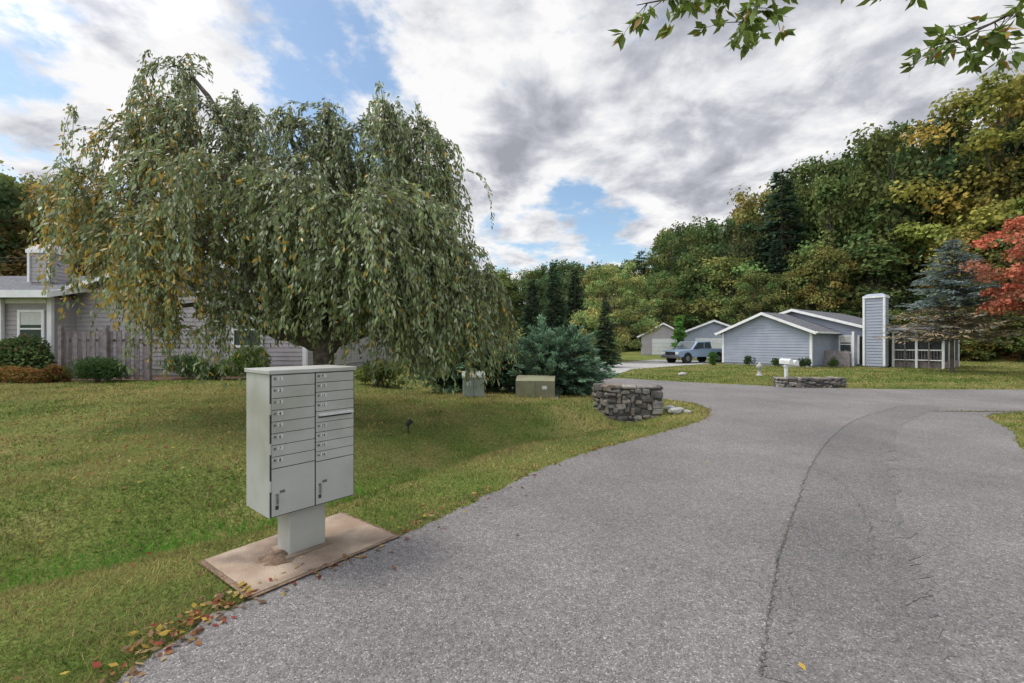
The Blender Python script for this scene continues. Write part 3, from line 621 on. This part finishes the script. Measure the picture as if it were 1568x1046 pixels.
sk=np.array([[-1.3,.36],[-1.125,.37],[-1.0,.345],[-.8,.24],[-.6,.19],[-.3,.17],[0.0,.155],[.02,.165],[.10,.18],[.15,.185],[.22,.18],[.30,.21],[.34,.24],[.40,.265],[.47,.31],[.53,.325],[.60,.375],[.66,.395],[.72,.43],[.78,.46],[.86,.485],[.98,.51],[1.05,.55],[1.125,.60],[1.4,.66]])
cnt=0; tries=0; placed=[]
def col_for(a):
    u=R.random()
    base=np.array([.12,.17,.06])
    if u<.25: base=np.array([.17,.215,.07])
    elif u<.33: base=np.array([.23,.22,.075])
    elif u<.35 : base=np.array([.29,.20,.08])
    elif u<.58: base=np.array([.095,.145,.065])
    if a>.9 and R.random()<.4: base=np.array([.24,.235,.07])
    if a<-.7 and R.random()<.5: base=np.array([.25,.21,.08])
    return base*R.uniform(.8,1.2)
while cnt<270 and tries<20000:
    tries+=1
    a=R.uniform(-1.4,1.45); y=R.uniform(34,115); x=a*y; D_=.75*x+.66*y
    if x>-8 and D_<58.5: continue
    if x<=-8 and (y<40 or y>62 ): continue
    if -8<x<5 and y<80: continue
    if D_>84: continue
    if any((x-p[0])**2+(y-p[1])**2<(2.8+.022*y)**2 for p in placed): continue
    z=float(terrain(np.array(x),np.array(y))); s_=np.interp(a,sk[:,0],sk[:,1])
    mxh=s_*y+H-z; nat=R.uniform(15,26); h=min(nat,mxh*R.uniform(.80,1.07))
    if h<6: continue
    if D_<62 and x>0: h=min(h,R.uniform(10,16))
    placed.append((x,y)); cnt+=1
    if R.random()<.07 and a<.6: bake(CA[cnt%2],(x,y,z-.2),h,(.065,.105,.065))
    else: bake(BA[cnt%12],(x,y,z-.3),h,col_for(a),R.uniform(.75,1.1)*np.clip(15/h,.85,1.4))
for i in range(60):
    a=R.uniform(.25,1.45); D0=R.uniform(56.5,60); y=D0/(.75*a+.66); x=a*y
    if x<35 and y<45: continue
    bake(BA[i%12],(x,y,float(terrain(np.array(x),np.array(y)))-.4),R.uniform(3,6.5),col_for(a)*.8,1.5)
forest=link(bpy.data.objects.new('forest_trees',nmesh('forest_trees',np.concatenate(FV),4,M_leaf,np.concatenate(FCl)))); print('forest quads',sum(len(v) for v in FV)//4)
tv=np.concatenate(TV).astype(np.float32); tf=np.array(TF,np.int32); me=bpy.data.meshes.new('forest_trunks'); me.vertices.add(len(tv)); me.vertices.foreach_set('co',tv.ravel()); me.loops.add(tf.size); me.loops.foreach_set('vertex_index',tf.ravel()); me.polygons.add(len(tf)); me.polygons.foreach_set('loop_start',np.arange(0,tf.size,4,dtype=np.int32)); me.update(calc_edges=True); me.materials.append(M_bark)
link(bpy.data.objects.new('trunks',me),forest)
# feature trees
def ft(name,tpl,px,pbase_y,ptop,Y,col,wx=1): 
    x=(px-CX)/F*Y; zt=H-(ptop-CY)/F*Y; z0_=float(terrain(np.array(x),np.array(Y))); return place(tpl,(x,Y,z0_-.05),zt-z0_,col,None,name,wx)
fine=[broad_mesh(51,nb=120,per=170,ls=.019,wid=.40,low=.03,crs=.8),broad_mesh(52,nb=120,per=170,ls=.018,wid=.33,low=.05,crs=.85)]
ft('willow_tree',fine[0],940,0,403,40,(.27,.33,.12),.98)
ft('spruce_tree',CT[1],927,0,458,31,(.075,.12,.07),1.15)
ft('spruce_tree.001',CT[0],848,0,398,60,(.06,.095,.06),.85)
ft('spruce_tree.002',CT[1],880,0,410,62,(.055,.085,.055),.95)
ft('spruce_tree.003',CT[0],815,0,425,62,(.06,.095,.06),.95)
ft('arborvitae_tree',broad_mesh(61,nb=60,per=160,ls=.035,wid=.10,low=.02,crs=.8),1040,0,483,44,(.12,.26,.06),1.0)
ft('arborvitae_tree.001',broad_mesh(62,nb=40,per=160,ls=.04,wid=.14,low=.02),1091,0,536,33,(.08,.18,.05),1.3)
ft('maple_tree',fine[1],1010,0,425,62,(.16,.2,.07),1.0)
ft('maple_tree.001',fine[0],1250,0,385,50,(.20,.20,.065),.9)
ft('maple_tree.002',fine[1],1160,0,415,52,(.15,.19,.065),1.0)
ft('autumn_maple_tree',fine[1],1530,0,125,45,(.30,.28,.07),1.05)
ft('autumn_maple_tree.001',fine[0],1450,0,280,48,(.29,.25,.07),.7)
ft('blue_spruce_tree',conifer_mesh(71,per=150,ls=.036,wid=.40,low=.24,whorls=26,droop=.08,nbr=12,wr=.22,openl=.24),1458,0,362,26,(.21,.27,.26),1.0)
rm=place(broad_mesh(81,nb=110,per=130,ls=.019,wid=.36,low=.33,crs=.65),(26.1,22,0),8.0,(.40,.16,.10),None,'red_maple_tree',1.0)
# ---------------------------------------------------------------- weeping tree
wt=empty('weeping_cherry_tree',(0,0,0))
mounds=[ # px, ytop, halfwidth px, bottom y, Y, strands, autumn
(285,108,65,290,10.4,65,.08),(238,160,60,340,10.0,50,.2),(205,212,75,440,9.8,120,.3),(165,290,50,460,9.6,70,.45),(370,180,85,360,10.6,110,.04),
(440,190,70,360,10.3,80,.03),(500,198,85,370,10.4,100,.02),(590,194,85,410,10.2,120,.02),(655,212,50,380,10.0,80,.03),(640,325,80,560,9.2,180,.03),(690,380,65,575,9.6,140,.05),
(555,315,95,520,8.6,170,.03),(450,295,95,450,8.9,130,.04),(330,262,85,440,8.8,110,.08),(245,335,90,520,8.8,115,.32),(740,425,42,590,10.2,110,.08),
(600,430,80,590,9.0,120,.03),(345,440,65,590,9.2,40,.12),(180,400,40,510,10.2,35,.45),(430,270,100,420,11.8,60,.03),(600,280,110,500,12.2,90,.03),(275,290,90,440,11.8,50,.12),(680,460,60,600,9.4,80,.05),(240,460,55,580,9.3,38,.3),
(460,430,65,540,9.2,45,.05),(395,380,60,520,9.0,50,.06)]
tb=TB(); t0=np.array([TR[0],TR[1],0.])
fork=np.array([TR[0]-.05,TR[1],1.75])
tb.add([t0-[0,0,.2],t0+[.03,0,.2],t0+[-.02,0,.9],fork],[.36,.27,.22,.22],12)
LP=[];LD=[];LC=[]
for mi,(px,yt,hw,yb,Ym,ns,au) in enumerate(mounds):
    ap=P(px,yt,Ym); Rr=hw/F*Ym; zbm=H-(yb-CY)/F*Ym
    s0=fork+np.array([np.sign(ap[0]-fork[0])*.1,0,-.15]); hd=ap-s0
    p1=s0+hd*np.array([.25,.25,.38])+R.normal(0,.08,3); p2=s0+hd*np.array([.62,.62,.72])+R.normal(0,.12,3); p3=s0+hd*np.array([.9,.9,.95])
    c=curve([s0,p1,p2,p3,ap+[0,0,-.05]],4); c=[np.array(q_)+R.normal(0,.035,3) for q_ in c]; tb.add(c,np.linspace(.11 if mi%2 else .14,.02,len(c)),7)
    nst=max(6,ns//9); cl_a=R.uniform(0,6.283,nst); cl_s=R.normal(0,1,(nst,3)); cl_c=R.uniform(.75,1.3,nst)
    for k in range(ns):
        ci=k%nst; a=cl_a[ci]+R.normal(0,.28); rho=Rr*R.uniform(.3,1.12)
        st=ap+cl_s[ci]*[Rr*.24,Rr*.24,.10]+R.normal(0,.06,3)-np.array([0,0,R.uniform(0,.55)*(ap[2]-zbm)])*(R.random()<.6)
        hang=max((st[2]-zbm)*R.uniform(.2,1.0),.25)
        tt=np.linspace(0,1,9); rr_=rho*(1-(1-tt)**1.9); up_=R.uniform(.08,.38)*Rr
        z=st[2]+up_*np.sin(np.clip(tt*3.0,0,math.pi))-hang*np.clip(tt-.12,0,1)**1.5/(.88**1.5)
        wob=R.normal(0,.10,2)
        pth=np.stack([st[0]+rr_*math.cos(a)+wob[0]*tt**2,st[1]+rr_*math.sin(a)+wob[1]*tt**2,z],1)
        tb.add(list(pth[::2]),[.011,.007,.005,.003,.0015],3)
        ln=np.sum(np.linalg.norm(np.diff(pth,axis=0),axis=1)); m_=int(ln*27)+6
        u=np.clip(R.random(m_)**.75,0,.999)*8; i0=u.astype(int); fr=(u-i0)[:,None]; pp=pth[i0]*(1-fr)+pth[i0+1]*fr; tg=unit(pth[i0+1]-pth[i0])
        LP.append(pp+R.normal(0,.03,(m_,3))); LD.append(tg*.6+R.normal(0,.42,(m_,3))+np.array([math.cos(a)*.2,math.sin(a)*.2,-.65]))
        base=np.array([.205,.255,.10])*R.uniform(.75,1.2)*cl_c[ci]; cc=base*R.uniform(.7,1.35,(m_,1))
        pale=(R.random(m_)<.22)[:,None]; cc=np.where(pale,np.array([.40,.44,.29])*R.uniform(.7,1.2,(m_,1)),cc)
        au_=(R.random(m_)<au*(1.6 if R.random()<.4 else .5))[:,None]
        cc=np.where(au_,np.array([.62,.40,.07])*R.uniform(.6,1.2,(m_,1)),cc); LC.append(cc)
tb.obj('trunk_and_branches',M_bark,wt)
C=np.concatenate(LP);D=np.concatenate(LD);Cc=np.concatenate(LC);n=len(C); l=R.uniform(.085,.155,n); print('weeping leaves',n)
link(bpy.data.objects.new('leaves',nmesh('leaves',leaves(C,D,rnd(n)+np.array([0,0,.3]),l,l*.34),4,M_leafg,Cc)),wt)
# ---------------------------------------------------------------- overhanging tree (trunk to the right of the view)
ot=empty('overhanging_chestnut_tree'); tb=TB(); tk=np.array([8.0,1.5,0.])
tb.add([tk-[0,0,.2],tk+[0,0,2],tk+[-.1,.1,4.5],tk+[-.3,.3,7.5]],[.28,.22,.18,.1],10)
LP=[];LD=[];LC=[];LN=[]
def spray(path,r0,ntw):
    path=curve(path,5); tb.add(path,np.linspace(r0,.004,len(path)),6)
    n0=len(path)
    for k in range(ntw):
        i=int(n0*R.uniform(.35,1)) ; i=min(i,n0-1); p=np.array(path[i]); d=unit(np.array([R.normal(),R.normal(),-.25+R.normal()*.3]))
        L_=R.uniform(.12,.4); e_=p+d*L_+[0,0,-.05]; tb.add([p,(p+e_)/2+[0,0,.02],e_],[.005,.0035,.002],4)
        for q_ in (e_,(p+e_)/2):
            m_=R.integers(6,10); dd=unit(d+R.normal(0,.8,(m_,3))+[0,0,-.3]); LP.append(np.repeat(q_[None],m_,0)+R.normal(0,.02,(m_,3))); LD.append(dd); LN.append(R.normal(0,.5,(m_,3))+[0,0,1]); 
            cc=np.array([.17,.24,.045])*R.uniform(.6,1.4,(m_,1)); LC.append(np.where((R.random(m_)<.06)[:,None],np.array([.40,.24,.05]),cc))
s1=tk+[-.1,.1,4.6]; s2=tk+[-.25,.25,6.6]
A=lambda px,py,Y: P(px,py,Y)
spray([s2,A(1500,-150,3.9),A(1250,-75,4.2),A(1100,-20,4.3),A(975,8,4.3)],.05,26)
spray([A(1250,-75,4.2),A(1190,-30,4.2),A(1165,5,4.2),A(1130,38,4.2)],.015,12)
spray([s1,A(1800,-60,3.9),A(1640,-25,4.2),A(1540,25,4.3),A(1470,60,4.3)],.04,30)
spray([s1,A(1750,-90,4.1),A(1600,-60,4.5),A(1450,-40,4.6),A(1340,-20,4.7)],.03,12)
tb.obj('trunk_and_branches',M_bark,ot)
C=np.concatenate(LP);D=np.concatenate(LD);Nn=np.concatenate(LN);Cc=np.concatenate(LC);n=len(C);l=R.uniform(.09,.165,n)
link(bpy.data.objects.new('leaves',nmesh('oleaves',leaves(C,D,Nn,l,l*.42),4,M_leafg,Cc)),ot)
# ---------------------------------------------------------------- light & sky
sd=unit(np.array([-.52,.10,.85]))
sun=bpy.data.lights.new('sun','SUN'); sun.energy=2.0; sun.angle=math.radians(16); sun.color=(1,.94,.86)
so=link(bpy.data.objects.new('sun',sun)); so.rotation_euler=Vector(sd).to_track_quat('Z','Y').to_euler()
w=bpy.data.worlds.new('World'); sc.world=w; w.use_nodes=True; nt=w.node_tree; N=nt.nodes; L=nt.links
bg=N['Background']; sky=N.new('ShaderNodeTexSky'); sky.sky_type='NISHITA'; sky.sun_disc=False
sky.sun_elevation=math.asin(sd[2]); sky.sun_rotation=math.atan2(sd[0],sd[1])
tc=N.new('ShaderNodeTexCoord'); sep=N.new('ShaderNodeSeparateXYZ'); L.new(tc.outputs['Generated'],sep.inputs[0])
nm=N.new('ShaderNodeVectorMath'); nm.operation='NORMALIZE'; L.new(tc.outputs['Generated'],nm.inputs[0])
def mth(op,a,b_=None,c=None,clamp=False):
    n=N.new('ShaderNodeMath'); n.operation=op; n.use_clamp=clamp
    for i,v in enumerate((a,b_,c)):
        if v is None: continue
        if isinstance(v,(int,float)): n.inputs[i].default_value=v
        else: L.new(v,n.inputs[i])
    return n.outputs[0]
zc=mth('ADD',mth('MAXIMUM',sep.outputs[2],0.0),.22)
cb=N.new('ShaderNodeCombineXYZ'); L.new(mth('DIVIDE',sep.outputs[0],zc),cb.inputs[0]); L.new(mth('DIVIDE',sep.outputs[1],zc),cb.inputs[1])
def wn(scale,detail,rough,off,dist=0):
    mp=N.new('ShaderNodeMapping'); mp.inputs['Location'].default_value=off; L.new(cb.outputs[0],mp.inputs[0])
    n=N.new('ShaderNodeTexNoise'); n.noise_dimensions='2D'; n.inputs['Scale'].default_value=scale; n.inputs['Detail'].default_value=detail; n.inputs['Roughness'].default_value=rough; n.inputs['Distortion'].default_value=dist
    L.new(mp.outputs[0],n.inputs['Vector']); return n.outputs['Fac']
def lobev(d,wd,k):
    dp=N.new('ShaderNodeVectorMath'); dp.operation='DOT_PRODUCT'
    L.new(nm.outputs[0],dp.inputs[0]); dp.inputs[1].default_value=tuple(unit(np.array(d,float)))
    c0=math.cos(math.radians(wd)); t=mth('DIVIDE',mth('SUBTRACT',dp.outputs['Value'],c0),1-c0,clamp=True); return mth('MULTIPLY',t,k)
def lobe(px,py,wd,k): return lobev([(px-CX)/F,1,-(py-CY)/F],wd,k)
cov=mth('ADD',mth('MULTIPLY',wn(2.1,8,.6,(3.1,1.7,0)),1.5),-.20)
for l_ in (lobe(510,90,11,-.17),lobe(40,10,11,-.12),lobe(870,360,12,-.15),lobe(60,240,9,-.10),lobe(1000,100,32,.14),lobe(760,210,16,.12),lobe(1350,150,28,.14),lobe(150,120,14,.12),lobe(800,310,5,.08),lobe(300,40,8,.08)): cov=mth('ADD',cov,l_)
cm=N.new('ShaderNodeMapRange'); cm.interpolation_type='SMOOTHSTEP'; cm.inputs[1].default_value=.38; cm.inputs[2].default_value=.60; L.new(cov,cm.inputs[0])
sh=wn(3.4,8,.56,(8.3,2.2,0),.15)
shd=mth('ADD',mth('MULTIPLY',sh,1.35),mth('ADD',mth('MULTIPLY',mth('SUBTRACT',cov,.55),.30),-.21))
for l_ in (lobe(1080,60,18,.12),lobe(790,225,10,.10),lobe(650,90,12,-.12),lobe(910,190,10,-.12),lobe(150,120,14,-.10),lobe(1300,60,10,-.04)): shd=mth('ADD',shd,l_)
cr=N.new('ShaderNodeValToRGB'); e=cr.color_ramp.elements; e[0].position=.36; e[0].color=(.98,.97,.97,1); e[1].position=.86; e[1].color=(.36,.375,.42,1); x=e.new(.50); x.color=(.80,.81,.84,1); x=e.new(.66); x.color=(.54,.555,.61,1)
L.new(shd,cr.inputs['Fac'])
sk_=N.new('ShaderNodeMix'); sk_.data_type='RGBA'; sk_.blend_type='MULTIPLY'; sk_.inputs[0].default_value=1; L.new(sky.outputs[0],sk_.inputs[6]); sk_.inputs[7].default_value=(1.15,1.2,1.15,1)
fill_glow=mth('ADD',mth('ADD',lobev(sd,42,2.8),lobev([-.3,-.75,.6],72,1.5)),1.0)  # bright cloud lobes added around the sun and behind the camera as fill light
cs=N.new('ShaderNodeVectorMath'); cs.operation='SCALE'; L.new(mth('MULTIPLY',fill_glow,1/.15),cs.inputs['Scale']); L.new(cr.outputs[0],cs.inputs[0])
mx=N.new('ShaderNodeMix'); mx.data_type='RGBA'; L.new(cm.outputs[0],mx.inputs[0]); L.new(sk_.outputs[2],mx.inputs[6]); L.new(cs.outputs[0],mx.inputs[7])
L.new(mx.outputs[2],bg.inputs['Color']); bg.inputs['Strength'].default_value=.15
# ---------------------------------------------------------------- camera
cam=bpy.data.cameras.new('camera'); cam.sensor_width=36; cam.lens=16.0; cam.clip_end=2000; cam.clip_start=.05
co=link(bpy.data.objects.new('camera',cam)); co.location=(0,0,H); co.rotation_euler=(math.pi/2,0,0); sc.camera=co
sc.view_settings.view_transform='Standard'; sc.view_settings.look='None'; sc.view_settings.exposure=0
